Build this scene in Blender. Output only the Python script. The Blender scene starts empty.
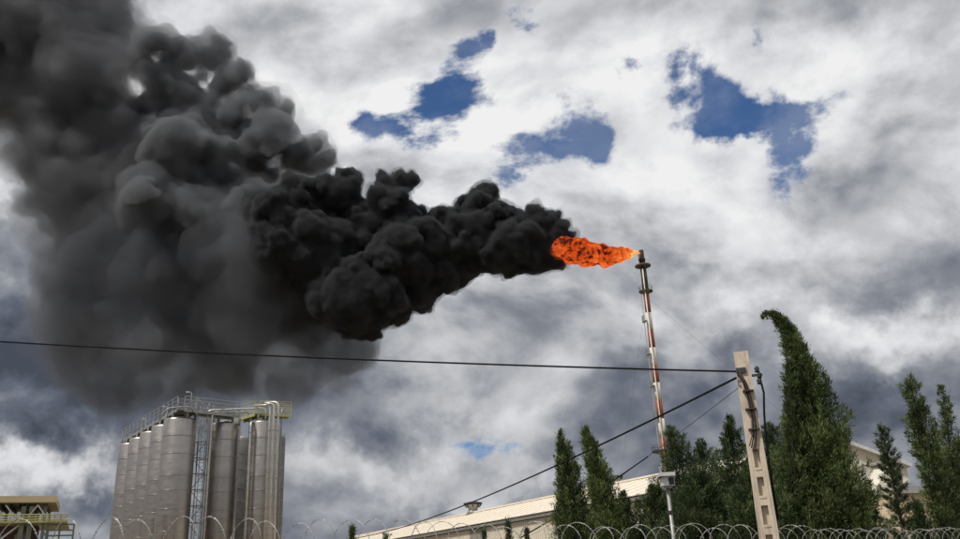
import bpy, bmesh, math, random
import numpy as np
from mathutils import Vector, Matrix

random.seed(7)
RNG = np.random.default_rng(11)
sc = bpy.context.scene
COL = sc.collection
PI = math.pi
R = math.radians

# ---------------------------------------------------------------- camera
PITCH, ROLL, FPX = R(20.5), R(2.6), 850.0
EYE = Vector((0, 0, 1.6))
fwd = Vector((0, math.cos(PITCH), math.sin(PITCH)))
up0 = Vector((0, -math.sin(PITCH), math.cos(PITCH)))
rt0 = Vector((1, 0, 0))
rgt = rt0 * math.cos(ROLL) - up0 * math.sin(ROLL)
upv = up0 * math.cos(ROLL) + rt0 * math.sin(ROLL)
cam = bpy.data.cameras.new('camera')
cam.sensor_width = 36.0
cam.lens = 36.0 * FPX / 960.0
cam.clip_start = 0.1
cam.clip_end = 20000
camo = bpy.data.objects.new('camera', cam)
COL.objects.link(camo)
camo.matrix_world = Matrix(((rgt.x, upv.x, -fwd.x, EYE.x), (rgt.y, upv.y, -fwd.y, EYE.y),
                            (rgt.z, upv.z, -fwd.z, EYE.z), (0, 0, 0, 1)))
sc.camera = camo


def ray(px, py):
    """direction of a bearing read off the photograph (960 x 539)"""
    return (fwd * FPX + rgt * (px - 480) + upv * (269.5 - py)).normalized()


def at(px, py, d):
    """world point on that bearing at horizontal distance d"""
    v = ray(px, py)
    return EYE + v * (d / math.hypot(v.x, v.y))


def azel(px, py):
    v = ray(px, py)
    return math.atan2(v.x, v.y), math.asin(v.z)


# ---------------------------------------------------------------- node helpers
def nd(nt, t, ins=None, **p):
    n = nt.nodes.new(t)
    for k, v in p.items():
        setattr(n, k, v)
    for k, v in (ins or {}).items():
        s = n.inputs[k]
        if isinstance(v, bpy.types.NodeSocket):
            nt.links.new(v, s)
        else:
            s.default_value = v
    return n


def M(nt, op, a, b=0.0, c=0.0, clamp=False):
    return nd(nt, 'ShaderNodeMath', {0: a, 1: b, 2: c}, operation=op, use_clamp=clamp).outputs[0]


def V(nt, op, a, b=(0, 0, 0), c=(0, 0, 0)):
    n = nd(nt, 'ShaderNodeVectorMath', {0: a, 1: b}, operation=op)
    if op == 'MULTIPLY_ADD':
        s = n.inputs[2]
        if isinstance(c, bpy.types.NodeSocket):
            nt.links.new(c, s)
        else:
            s.default_value = c
    return n.outputs['Value'] if op in ('DOT_PRODUCT', 'LENGTH', 'DISTANCE') else n.outputs[0]


def SS(nt, v, lo, hi, a=0.0, b=1.0):
    return nd(nt, 'ShaderNodeMapRange', {0: v, 1: lo, 2: hi, 3: a, 4: b}, interpolation_type='SMOOTHSTEP').outputs[0]


def NOI(nt, vec, scale, detail=6.0, rough=0.55, dist=0.0, color=False):
    n = nd(nt, 'ShaderNodeTexNoise', {'Vector': vec, 'Scale': scale, 'Detail': detail, 'Roughness': rough, 'Distortion': dist})
    return n.outputs['Color' if color else 0]


def MIXC(nt, f, a, b):
    n = nd(nt, 'ShaderNodeMix', data_type='RGBA')
    for k, v in ((0, f), (6, a), (7, b)):
        if isinstance(v, bpy.types.NodeSocket):
            nt.links.new(v, n.inputs[k])
        else:
            n.inputs[k].default_value = v if k == 0 else (*v[:3], 1)
    return n.outputs[2]


def lin(r, g, b):
    f = lambda c: (c / 255 / 12.92) if c / 255 <= 0.04045 else ((c / 255 + 0.055) / 1.055) ** 2.4
    return (f(r), f(g), f(b), 1)


# ---------------------------------------------------------------- sky: blue between broken clouds
SUN_EL, SUN_AZ = R(54), R(-128)          # azimuth from +Y towards +X: behind the camera, to the side of the silos
world = bpy.data.worlds.new('World')
sc.world = world
world.use_nodes = True
W = world.node_tree
W.nodes.clear()
tc = nd(W, 'ShaderNodeTexCoord').outputs['Generated']
sep = nd(W, 'ShaderNodeSeparateXYZ', {0: tc})
dx, dy, dz = sep.outputs
SKYS = 0.1
sky = nd(W, 'ShaderNodeTexSky', sky_type='NISHITA', sun_disc=False, sun_elevation=SUN_EL,
         sun_rotation=SUN_AZ, air_density=1.0, dust_density=0.6, ozone_density=2.5)
# cloud coordinates: the direction, drawn out sideways towards the horizon as a layer overhead is
zc = M(W, 'ADD', M(W, 'MAXIMUM', dz, 0.0), 0.75)
lay = nd(W, 'ShaderNodeCombineXYZ', {0: M(W, 'DIVIDE', dx, zc), 1: M(W, 'DIVIDE', dy, zc), 2: M(W, 'MULTIPLY', dz, 0.9)}).outputs[0]
wl = NOI(W, lay, 2.2, 2.0, 0.5, color=True)
lay_w = V(W, 'MULTIPLY_ADD', V(W, 'SUBTRACT', wl, (0.5, 0.5, 0.5)), (0.16, 0.16, 0.16), lay)
az = M(W, 'ARCTAN2', dx, dy)
el = M(W, 'ARCSINE', dz)
ae = nd(W, 'ShaderNodeCombineXYZ', {0: az, 1: el}).outputs[0]
wa = NOI(W, tc, 11.0, 5.0, 0.62, color=True)
ae_w = V(W, 'MULTIPLY_ADD', V(W, 'SUBTRACT', wa, (0.5, 0.5, 0.5)), (0.085, 0.07, 0.0), ae)


def blobs(vec, lst, start=0.0, grow=1.0):
    acc = start
    for px, py, rx, ry, amp in lst:
        a, e = azel(px, py)
        sx, sy = rx / FPX * grow, ry / FPX * 0.95 * grow
        v = V(W, 'MULTIPLY_ADD', vec, (1 / sx, 1 / sy, 0), (-a / sx, -e / sy, 0))
        g = M(W, 'POWER', math.exp(-1), V(W, 'DOT_PRODUCT', v, v))
        acc = M(W, 'MULTIPLY_ADD', g, amp, acc)
    return acc


HOLES = [(452, 97, 30, 24, 1), (361, 122, 12, 10, .9), (398, 132, 25, 14, .95), (448, 137, 20, 8, .5), (523, 20, 15, 9, .85),
         (467, 56, 12, 9, .6), (486, 48, 7, 10, .6), (573, 110, 17, 16, .95), (593, 141, 12, 19, .95), (541, 147, 34, 12, .9),
         (508, 167, 25, 11, .9), (631, 70, 15, 10, .9), (615, 86, 10, 11, .7), (709, 82, 29, 28, 1.1), (725, 132, 36, 15, 1),
         (744, 113, 20, 18, .9), (783, 121, 40, 14, .9), (791, 156, 15, 26, .9), (670, 101, 22, 7, .6), (756, 29, 6, 9, .7),
         (488, 453, 22, 7, .62)]
TONES = [(840, 30, 90, 50, -.16), (900, 10, 60, 40, -.10), (690, 245, 90, 30, -.10), (470, 165, 60, 30, .06), (880, 110, 80, 40, .05),
         (640, 130, 40, 30, .05), (560, 60, 40, 30, .08), (740, 285, 70, 26, .16), (560, 320, 150, 34, -.06), (880, 300, 100, 30, -.09),
         (870, 345, 60, 20, .22), (860, 395, 110, 36, -.16), (680, 420, 90, 45, -.14), (510, 440, 60, 26, .17), (560, 410, 40, 20, .06),
         (430, 480, 90, 26, .24), (320, 470, 60, 24, .12), (330, 400, 100, 45, -.26), (160, 410, 150, 45, -.16), (65, 462, 62, 20, .36), (15, 480, 50, 22, .22),
         (50, 405, 110, 34, -.14), (5, 300, 70, 100, -.28), (500, 500, 60, 18, .20), (700, 350, 160, 25, -.04), (780, 330, 60, 25, -.10),
         (930, 340, 40, 20, .14), (230, 60, 90, 60, .06), (10, 178, 20, 18, .22), (90, 505, 60, 18, -.16), (610, 275, 120, 30, -.04)]
# thickness of the cloud and a copy sampled a little towards the sun, for lit rims and shaded undersides
def cloud_h(vec, det):
    n = NOI(W, vec, 6.4, det, 0.58)
    m = NOI(W, V(W, 'ADD', vec, (5.1, 3.7, 1.3)), 14.0, max(det - 1, 0), 0.5)
    return M(W, 'MULTIPLY_ADD', SS(W, m, 0.34, 0.66), 0.36, SS(W, n, 0.34, 0.66))


h1 = cloud_h(lay_w, 7.0)
h2 = cloud_h(V(W, 'ADD', lay_w, (-0.015, -0.02, 0.06)), 3.0)
relief = M(W, 'SUBTRACT', h1, h2)
broad = NOI(W, lay_w, 1.6, 5.0, 0.55)
gap = blobs(ae_w, HOLES, 0.0, 1.24)
hole = M(W, 'MULTIPLY_ADD', M(W, 'SUBTRACT', 0.5, NOI(W, lay_w, 19.0, 5.0, 0.60)), 3.6, gap)
veil = SS(W, NOI(W, V(W, 'ADD', lay_w, (2.2, 7.1, 0.4)), 9.0, 5.0, 0.6), 0.36, 0.62, 1.0, 0.86)
blue = M(W, 'MULTIPLY', M(W, 'MULTIPLY', SS(W, hole, 0.15, 0.92), SS(W, gap, 0.04, 0.30)), veil)
# grey bellies low in the sky, sunlit tops higher up
base = SS(W, el, R(2), R(29), 0.36, 0.745)
tone = blobs(V(W, 'MULTIPLY_ADD', V(W, 'SUBTRACT', wa, (0.5, 0.5, 0.5)), (0.26, 0.16, 0.0), ae), TONES, base)
tone = M(W, 'MULTIPLY_ADD', M(W, 'SUBTRACT', h1, 0.67), SS(W, el, R(4), R(26), 0.062, 0.15), tone)
tone = M(W, 'MULTIPLY_ADD', M(W, 'SUBTRACT', broad, 0.5), SS(W, el, R(4), R(28), 0.16, 0.28), tone)
tone = M(W, 'MULTIPLY_ADD', relief, SS(W, el, R(4), R(24), 0.12, 0.23), tone)
tone = M(W, 'MINIMUM', M(W, 'MAXIMUM', tone, 0.10), 0.95)
ramp = nd(W, 'ShaderNodeValToRGB', {0: tone})
cr = ramp.color_ramp
cr.interpolation = 'LINEAR'
stops = [(0.10, (72, 77, 90)), (0.25, (101, 107, 120)), (0.42, (142, 146, 154)), (0.58, (184, 186, 190)), (0.75, (214, 216, 220)), (0.95, (240, 240, 240))]
while len(cr.elements) < len(stops):
    cr.elements.new(0.5)
for e, (p, c) in zip(cr.elements, stops):
    e.position = p
    e.color = lin(*c)
cloud = V(W, 'SCALE', ramp.outputs[0])
cloud.node.inputs['Scale'].default_value = 1.0 / SKYS
bl = V(W, 'MULTIPLY', sky.outputs[0], (0.50, 0.68, 0.90))
skyc = MIXC(W, blue, cloud, bl)
bg = nd(W, 'ShaderNodeBackground', {0: skyc, 1: SKYS})
W.links.new(bg.outputs[0], nd(W, 'ShaderNodeOutputWorld').inputs[0])
world.cycles.sampling_method = 'MANUAL'
world.cycles.sample_map_resolution = 512

sun = bpy.data.lights.new('sun', 'SUN')
sun.energy = 3.2
sun.angle = R(6)
sun.color = (1.0, 0.955, 0.885)
suno = bpy.data.objects.new('sun', sun)
COL.objects.link(suno)
sd = Vector((math.sin(SUN_AZ) * math.cos(SUN_EL), math.cos(SUN_AZ) * math.cos(SUN_EL), math.sin(SUN_EL)))
suno.rotation_euler = sd.to_track_quat('Z', 'Y').to_euler()
suno.location = (0, 0, 60)

sc.view_settings.view_transform = 'Standard'
sc.view_settings.look = 'None'
sc.view_settings.exposure = 0.0
sc.view_settings.gamma = 1.0
sc.view_settings.use_curve_mapping = False
sc.render.engine = 'CYCLES'
sc.cycles.use_denoising = True
sc.cycles.max_bounces = 6
sc.cycles.volume_bounces = 2
sc.cycles.transparent_max_bounces = 12

# ---------------------------------------------------------------- object helpers
def tag(o, label=None, cat=None, group=None, kind=None):
    for k, v in (('label', label), ('category', cat), ('group', group), ('kind', kind)):
        if v:
            o[k] = v
    return o


def empty(name, loc=(0, 0, 0), rz=0.0):
    o = bpy.data.objects.new(name, None)
    COL.objects.link(o)
    o.location = loc
    o.rotation_euler = (0, 0, rz)
    o.empty_display_size = 0.3
    return o


def link(name, me, m, parent=None, loc=None, smooth=False):
    if m and not me.materials:
        me.materials.append(m)
    if smooth:
        me.polygons.foreach_set('use_smooth', [True] * len(me.polygons))
    o = bpy.data.objects.new(name, me)
    COL.objects.link(o)
    if parent:
        o.parent = parent
    if loc is not None:
        o.location = loc
    return o


class MB:
    """collects boxes, bars, tubes and lathes into one mesh"""
    def __init__(s):
        s.v, s.f = [], []

    def add(s, vs, fs):
        b = len(s.v)
        s.v += [tuple(v) for v in vs]
        s.f += [tuple(i + b for i in f) for f in fs]
        return s

    def box(s, x0, x1, y0, y1, z0, z1):
        vs = [(x, y, z) for z in (z0, z1) for y in (y0, y1) for x in (x0, x1)]
        return s.add(vs, [(0, 2, 3, 1), (4, 5, 7, 6), (0, 1, 5, 4), (2, 6, 7, 3), (0, 4, 6, 2), (1, 3, 7, 5)])

    def bar(s, a, b, w, h=None, up=(0, 0, 1)):
        a, b = Vector(a), Vector(b)
        h = h or w
        d = (b - a).normalized()
        u = Vector(up)
        if abs(d.dot(u)) > 0.98:
            u = Vector((0, 1, 0))
        x = d.cross(u).normalized() * (w / 2)
        y = x.cross(d).normalized() * (h / 2)
        vs = [p + i * x + j * y for p in (a, b) for i, j in ((-1, -1), (1, -1), (1, 1), (-1, 1))]
        return s.add(vs, [(3, 2, 1, 0), (4, 5, 6, 7), (0, 1, 5, 4), (1, 2, 6, 5), (2, 3, 7, 6), (3, 0, 4, 7)])

    def tube(s, pts, r, n=8, caps=True):
        pts = [Vector(p) for p in pts]
        rr = r if isinstance(r, (list, tuple)) else [r] * len(pts)
        vs, fs = [], []
        ref = None
        for i, p in enumerate(pts):
            d = (pts[min(i + 1, len(pts) - 1)] - pts[max(i - 1, 0)]).normalized()
            if ref is None:
                ref = Vector((0, 0, 1)) if abs(d.z) < 0.9 else Vector((1, 0, 0))
            x = d.cross(ref).normalized()
            y = x.cross(d).normalized()
            ref = y
            for k in range(n):
                a = 2 * PI * k / n
                vs.append(p + (x * math.cos(a) + y * math.sin(a)) * rr[i])
        for i in range(len(pts) - 1):
            for k in range(n):
                k2 = (k + 1) % n
                fs.append((i * n + k, i * n + k2, (i + 1) * n + k2, (i + 1) * n + k))
        if caps:
            fs.append(tuple(range(n))[::-1])
            fs.append(tuple((len(pts) - 1) * n + k for k in range(n)))
        return s.add(vs, fs)

    def lathe(s, prof, n=32, c=(0, 0, 0)):
        vs, fs = [], []
        for r, z in prof:
            for k in range(n):
                a = 2 * PI * k / n
                vs.append((c[0] + r * math.cos(a), c[1] + r * math.sin(a), c[2] + z))
        for i in range(len(prof) - 1):
            for k in range(n):
                k2 = (k + 1) % n
                fs.append((i * n + k, i * n + k2, (i + 1) * n + k2, (i + 1) * n + k))
        fs.append(tuple(range(n))[::-1])
        fs.append(tuple((len(prof) - 1) * n + k for k in range(n)))
        return s.add(vs, fs)

    def mesh(s, name):
        me = bpy.data.meshes.new(name)
        me.from_pydata(s.v, [], s.f)
        me.update()
        return me

    def build(s, name, m, parent=None, loc=None, smooth=False):
        me = s.mesh(name)
        o = link(name, me, m, parent, loc)
        if smooth:
            for p in me.polygons:
                p.use_smooth = len(p.vertices) == 4
        return o


def np_mesh(name, verts, faces):
    """big mesh from arrays; faces (n,3) or (n,4)"""
    me = bpy.data.meshes.new(name)
    k = faces.shape[1]
    me.vertices.add(len(verts))
    me.vertices.foreach_set('co', np.ascontiguousarray(verts, np.float32).ravel())
    me.loops.add(faces.size)
    me.loops.foreach_set('vertex_index', np.ascontiguousarray(faces, np.int32).ravel())
    me.polygons.add(len(faces))
    me.polygons.foreach_set('loop_start', np.arange(0, faces.size, k, dtype=np.int32))
    me.update(calc_edges=True)
    return me


# ---------------------------------------------------------------- materials
def new_mat(name):
    m = bpy.data.materials.new(name)
    m.use_nodes = True
    nt = m.node_tree
    nt.nodes.clear()
    out = nd(nt, 'ShaderNodeOutputMaterial')
    return m, nt, out


def surf(name, c1, c2, rough=0.6, metal=0.0, scale=3.0, stretch=(1, 1, 1), bump=0.0, bscale=20.0, c3=None, spec=0.5, dirt=None):
    """two-tone noise-mottled surface with fine relief, optional third tone in patches"""
    m, nt, out = new_mat(name)
    co = nd(nt, 'ShaderNodeTexCoord').outputs['Object']
    vec = V(nt, 'MULTIPLY', co, stretch)
    n = NOI(nt, vec, scale, 6.0, 0.6)
    col = MIXC(nt, SS(nt, n, 0.32, 0.68), c1, c2)
    if c3:
        n2 = NOI(nt, V(nt, 'ADD', vec, (7.3, 1.9, 4.4)), scale * 0.45, 5.0, 0.65)
        col = MIXC(nt, SS(nt, n2, 0.52, 0.66), col, c3)
    if dirt:
        n3 = NOI(nt, V(nt, 'MULTIPLY', co, (6, 6, 0.35)), 2.0, 4.0, 0.6)
        col = MIXC(nt, SS(nt, n3, 0.5, 0.75, 0, dirt[0]), col, dirt[1])
    p = nd(nt, 'ShaderNodeBsdfPrincipled', {'Base Color': col, 'Metallic': metal, 'Specular IOR Level': spec})
    nr = NOI(nt, vec, scale * 3, 3.0, 0.5)
    nt.links.new(SS(nt, nr, 0.2, 0.8, max(rough - 0.1, 0.05), min(rough + 0.1, 1)), p.inputs['Roughness'])
    if bump:
        b = nd(nt, 'ShaderNodeBump', {'Strength': bump, 'Distance': 0.02, 'Height': NOI(nt, co, bscale, 5.0, 0.6)})
        nt.links.new(b.outputs[0], p.inputs['Normal'])
    nt.links.new(p.outputs[0], out.inputs[0])
    return m


MT = {}
MT['ground'] = surf('dry_earth', (.20, .16, .11), (.28, .23, .16), 0.95, scale=0.4, bump=0.4, c3=(.10, .12, .05))
MT['asphalt'] = surf('asphalt', (.045, .045, .047), (.07, .068, .066), 0.9, scale=1.5, bump=0.3, bscale=60)
MT['block'] = surf('rendered_wall', (.42, .38, .32), (.34, .31, .27), 0.9, scale=0.8, bump=0.3, dirt=(.5, (.2, .18, .15)))
MT['concrete'] = surf('pole_concrete', (.62, .53, .42), (.50, .42, .33), 0.85, scale=2.5, bump=0.35, bscale=30, c3=(.44, .37, .29), dirt=(.75, (.27, .22, .17)))
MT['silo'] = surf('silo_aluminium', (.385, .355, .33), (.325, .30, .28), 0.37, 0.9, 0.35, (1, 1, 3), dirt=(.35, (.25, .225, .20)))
MT['silo_dark'] = surf('silo_shaded', (.20, .19, .18), (.14, .135, .13), 0.5, 0.6, 0.35, (1, 1, 3), dirt=(.45, (.09, .085, .08)))  # darker copy of the silo metal, shade of the set-back silos put into colour
MT['galv'] = surf('galvanised_steel', (.36, .36, .34), (.26, .26, .25), 0.5, 0.6, 3.0, dirt=(.3, (.16, .14, .11)))
MT['galv_bright'] = surf('bright_steel', (.62, .61, .58), (.48, .47, .45), 0.4, 0.65, 3.0)
MT['steel_dark'] = surf('dark_steel', (.055, .055, .055), (.035, .033, .03), 0.6, 0.3, 3.0)
MT['green_steel'] = surf('green_painted_steel', (.16, .18, .13), (.11, .13, .10), 0.6, 0.1, 2.0)
MT['yellow'] = surf('yellow_paint', (.40, .38, .14), (.30, .28, .12), 0.6, 0.0, 2.0, c3=(.25, .2, .08))
MT['wire'] = surf('razor_wire_steel', (.42, .42, .41), (.32, .32, .31), 0.55, 0.4, 8.0, c3=(.30, .24, .19))
MT['cable'] = surf('cable_rubber', (.010, .010, .011), (.018, .018, .019), 0.9, 0.0, 5.0, spec=0.1)
MT['roof'] = surf('cream_roof_sheet', (.76, .68, .56), (.70, .62, .50), 0.6, 0.0, 0.5, (1, 1, 1))
MT['clad'] = surf('cream_cladding', (.70, .64, .53), (.62, .56, .46), 0.6, 0.0, 0.4, dirt=(.4, (.42, .37, .30)))
MT['clad_grey'] = surf('translucent_cladding', (.36, .34, .29), (.30, .28, .24), 0.5, 0.0, 0.4, dirt=(.4, (.22, .2, .17)))
MT['plaster'] = surf('warm_plaster', (.66, .53, .36), (.58, .46, .31), 0.9, scale=0.7, bump=0.3, dirt=(.35, (.40, .32, .22)))
MT['pale_plaster'] = surf('pale_plaster', (.72, .68, .58), (.62, .58, .49), 0.9, scale=0.7, bump=0.2, dirt=(.4, (.42, .38, .30)))
MT['stone'] = surf('weathered_block', (.30, .25, .19), (.22, .185, .14), 0.9, scale=1.5, bump=0.5)
MT['ledge'] = surf('grey_concrete', (.36, .35, .34), (.27, .265, .26), 0.9, scale=1.5, bump=0.3)
MT['rust_red'] = surf('faded_red_paint', (.33, .10, .045), (.24, .08, .042), 0.75, 0.0, 0.8, c3=(.20, .10, .06))
MT['stack_white'] = surf('chalky_white_paint', (.72, .69, .64), (.62, .59, .53), 0.7, 0.0, 0.8, c3=(.48, .40, .33))
MT['soot'] = surf('sooty_steel', (.075, .065, .045), (.12, .105, .075), 0.8, 0.2, 0.6, c3=(.04, .036, .03))
MT['burnt'] = surf('burnt_tip', (.03, .02, .018), (.06, .03, .022), 0.8, 0.3, 1.0)
MT['tan'] = surf('tan_roof_panel', (.50, .41, .25), (.42, .34, .21), 0.7, 0.0, 0.5, dirt=(.4, (.28, .22, .14)))
MT['maroon'] = surf('maroon_panel', (.11, .07, .06), (.08, .05, .045), 0.8, 0.0, 0.6)
MT['white_box'] = surf('white_enamel', (.58, .58, .57), (.48, .48, .47), 0.35, 0.0, 5.0)
MT['glass'] = surf('dark_lens', (.01, .01, .012), (.015, .015, .02), 0.08, 0.0, 5.0)
MT['bark'] = surf('bark', (.10, .075, .05), (.06, .045, .032), 0.95, scale=6, stretch=(1, 1, .3), bump=0.8, bscale=25)


def leaf_mat(name, dark, mid, light):
    """foliage: the tint attribute runs along each branchlet, old dark growth to pale new tips, plus painted shade in the hollows"""
    m, nt, out = new_mat(name)
    rnd = nd(nt, 'ShaderNodeNewGeometry').outputs['Random Per Island']
    tn = nd(nt, 'ShaderNodeAttribute', attribute_name='tint').outputs['Fac']
    co = nd(nt, 'ShaderNodeTexCoord').outputs['Object']
    n = NOI(nt, co, 1.1, 4.0, 0.6)
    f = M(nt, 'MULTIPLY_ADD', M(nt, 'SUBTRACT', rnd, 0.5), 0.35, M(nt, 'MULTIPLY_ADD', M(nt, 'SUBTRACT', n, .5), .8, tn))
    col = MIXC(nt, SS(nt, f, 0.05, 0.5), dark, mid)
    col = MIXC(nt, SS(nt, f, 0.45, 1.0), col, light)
    nb_ = NOI(nt, V(nt, 'ADD', co, (3.1, 8.7, 2.2)), 0.8, 5.0, 0.65)
    col = MIXC(nt, SS(nt, nb_, 0.54, 0.72, 0.0, 0.45), col, (.115, .088, .042))
    p = nd(nt, 'ShaderNodeBsdfPrincipled', {'Base Color': col, 'Roughness': 0.6, 'Specular IOR Level': 0.3})
    t = nd(nt, 'ShaderNodeBsdfTranslucent', {'Color': col})
    mx = nd(nt, 'ShaderNodeMixShader', {0: 0.25, 1: p.outputs[0], 2: t.outputs[0]})
    nt.links.new(mx.outputs[0], out.inputs[0])
    return m


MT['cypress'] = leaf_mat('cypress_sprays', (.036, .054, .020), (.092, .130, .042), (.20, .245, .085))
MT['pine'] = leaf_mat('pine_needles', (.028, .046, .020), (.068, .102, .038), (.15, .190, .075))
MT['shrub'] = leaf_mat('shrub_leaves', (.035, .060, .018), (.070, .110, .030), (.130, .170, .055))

# ---------------------------------------------------------------- ground and road
g = MB().add([(-3000, -200, 0), (3000, -200, 0), (3000, 6000, 0), (-3000, 6000, 0)], [(0, 1, 2, 3)]).build('ground', MT['ground'])
tag(g, 'dry earth ground of the works and roadside', kind='structure')
# fence line: passes between the road and the trees, nearer beside the silos
FA, FB = Vector((-4.7, 9.5, 0)), Vector((11.6, 23.4, 0))
fd = (FB - FA).normalized()
fn = Vector((fd.y, -fd.x, 0))            # towards the road
rA, rB = FA - fd * 40, FB + fd * 60
road = MB()
road.add([rA + fn * 2.2 + Vector((0, 0, .004)), rA + fn * 9.5 + Vector((0, 0, .004)), rB + fn * 9.5 + Vector((0, 0, .004)), rB + fn * 2.2 + Vector((0, 0, .004))], [(0, 1, 2, 3)])
tag(road.build('road', MT['asphalt']), 'asphalt road along the perimeter wall', kind='structure')
kb = MB()
for o_ in (2.05,):
    a, b = rA + fn * o_, rB + fn * o_
    kb.bar(a + Vector((0, 0, .06)), b + Vector((0, 0, .06)), 0.14, 0.12)
tag(kb.build('kerb', MT['ledge']), 'concrete kerb beside the road', kind='structure')

# ---------------------------------------------------------------- perimeter wall and razor wire
WALL_TOP = 1.93
pw = empty('perimeter_wall', FA)
tag(pw, 'rendered perimeter wall carrying the coiled razor wire', 'wall')
L0, L1 = -14.0, 48.0
ang = math.atan2(fd.y, fd.x)
pw.rotation_euler = (0, 0, ang)
MB().box(L0, L1, -.1, .1, 0, WALL_TOP - .06).build('wall_body', MT['block'], pw)
MB().box(L0, L1, -.14, .14, WALL_TOP - .057, WALL_TOP).build('coping', MT['ledge'], pw)
arm_me = MB().bar((0, 0, WALL_TOP + .003), (0, 0, WALL_TOP + .33), .03).mesh('post')
for i in range(0, 21):
    link('post', arm_me, MT['galv'], pw, (L0 + .8 + i * 3.0, 0.0, 0))


def razor_coil(x0, x1, rad, pitch, seed):
    rnd = random.Random(seed)
    m = MB()
    n = int((x1 - x0) / pitch * 22)
    pts = []
    nl = n // 22 + 3
    jx = [rnd.gauss(0, .07) for _ in range(nl)]
    jr = [1 + rnd.gauss(0, .07) for _ in range(nl)]
    jz = [rnd.gauss(0, .025) for _ in range(nl)]
    for i in range(n + 1):
        a = 2 * PI * i / 22
        q, ft_ = divmod(i / 22, 1.0)
        q = int(q)
        ft_ = ft_ * ft_ * (3 - 2 * ft_)
        lx, lr, lz = (v[q] * (1 - ft_) + v[q + 1] * ft_ for v in (jx, jr, jz))
        x = x0 + pitch * i / 22 + 0.05 * math.sin(a * 0.5 + 0.6) + lx      # clipped to the next turn on alternate sides
        wob = lr * (1 + .04 * math.sin(i * .031 + seed))
        pts.append(Vector((x, rad * wob * math.cos(a), WALL_TOP + .045 + rad + lz + rad * wob * math.sin(a))))
    m.tube(pts, 0.0042, 5)
    for i in range(n):
        for q in (0.25, 0.75):
            p = pts[i].lerp(pts[i + 1], q)
            d = (pts[i + 1] - pts[i]).normalized()
            u = d.cross(Vector((rnd.uniform(-1, 1), rnd.uniform(-1, 1), rnd.uniform(-1, 1)))).normalized() * .016
            m.add([p - d * .018 + u * .9, p + d * .012, p - d * .018 - u * .9, p + d * .03 + u * .6, p + d * .03 - u * .6], [(0, 1, 2), (3, 1, 4)])
    return m


co = empty('razor_wire', FA)
co.rotation_euler = (0, 0, ang)
tag(co, 'coiled silver razor wire strung along the top of the perimeter wall', 'razor wire')
razor_coil(L0, L1, 0.27, 0.40, 3).build('wire_coil', MT['wire'], co, smooth=True)
ln = MB()
for zz in (WALL_TOP + .3,):
    ln.tube([(L0 + i * 3.0, .012, zz - (.02 if i % 2 else 0)) for i in range(21)], .003, 4)
ln.build('tension_wire', MT['wire'], co)

def mpp(p):
    """metres to one photograph pixel at a world point"""
    return (Vector(p) - EYE).dot(fwd) / FPX


def ground_at(px, py, d):
    p = at(px, py, d)
    return Vector((p.x, p.y, 0))


# ---------------------------------------------------------------- silos
SILO_R = 1.40
c_corner = ground_at(176.5, 470, 80)
c_far = ground_at(130.5, 480, 94)
SILO_H = at(176.5, 420, 80).z
silo_me = MB().lathe([(SILO_R * .98, 0), (SILO_R, .05), (SILO_R, SILO_H - .12), (SILO_R * .97, SILO_H)], 56).mesh('shell')
roof_me = MB().lathe([(SILO_R * .965, SILO_H + .002), (.35, SILO_H + .30), (.30, SILO_H + .42), (.06, SILO_H + .44)], 32).mesh('cone_roof')
for me in (silo_me, roof_me):
    for p in me.polygons:
        p.use_smooth = len(p.vertices) == 4
band_me = MB().lathe([(SILO_R + .002, -.035), (SILO_R + .022, -.02), (SILO_R + .022, .02), (SILO_R + .002, .035)], 56).mesh('weld_band')
stub_me = MB().box(-.09, .09, -.09, .09, SILO_H - .02, SILO_H + .55).mesh('bracket')


def silo(c, mat, label, first=False):
    o = empty('silo', c)
    tag(o, label, 'silo', 'silos of the block')
    sm = silo_me if mat == 'silo' else silo_me.copy()
    if mat != 'silo':
        sm.materials.clear()
    s = link('shell', sm, MT[mat], o)
    link('cone_roof', roof_me, MT['galv'], o)
    for k in range(1, 12):
        z = SILO_H - k * 1.55 - (0.3 if k % 3 == 0 else 0)
        if z > .3:
            link('weld_band', band_me, MT['silo'] if mat == 'silo' else MT['galv'], o, (0, 0, z))
    for a in range(6):
        q = link('bracket', stub_me, MT['galv'], o, (SILO_R * .88 * math.cos(a * PI / 3 + .3), SILO_R * .88 * math.sin(a * PI / 3 + .3), 0))
    return o


ROW = [c_corner.lerp(c_far, i / 4) for i in range(5)]
names = ['wide silver silo at the front corner of the block, beside the ladder tower',
         'silo just behind the corner silo in the receding row',
         'middle silo of the receding row of five',
         'fourth silo back in the receding row',
         'farthest silo of the receding row, at the edge of the block']
for c, l in zip(ROW, names):
    silo(c, 'silo', l)
c2, c3, c4, c5 = ground_at(222.5, 470, 82.0), ground_at(241, 470, 90.5), ground_at(262.5, 470, 81), ground_at(270, 470, 89)
silo(c2, 'silo', 'silver silo between the ladder tower and the dark silo')
silo(c3, 'silo_dark', 'shade-toned dark silo set back between two bright silos')
silo(c4, 'silo', 'silver silo behind the bundle of tall vertical pipes')
silo(c5, 'silo_dark', 'dark silo at the back behind the pipe bundle')


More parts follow.
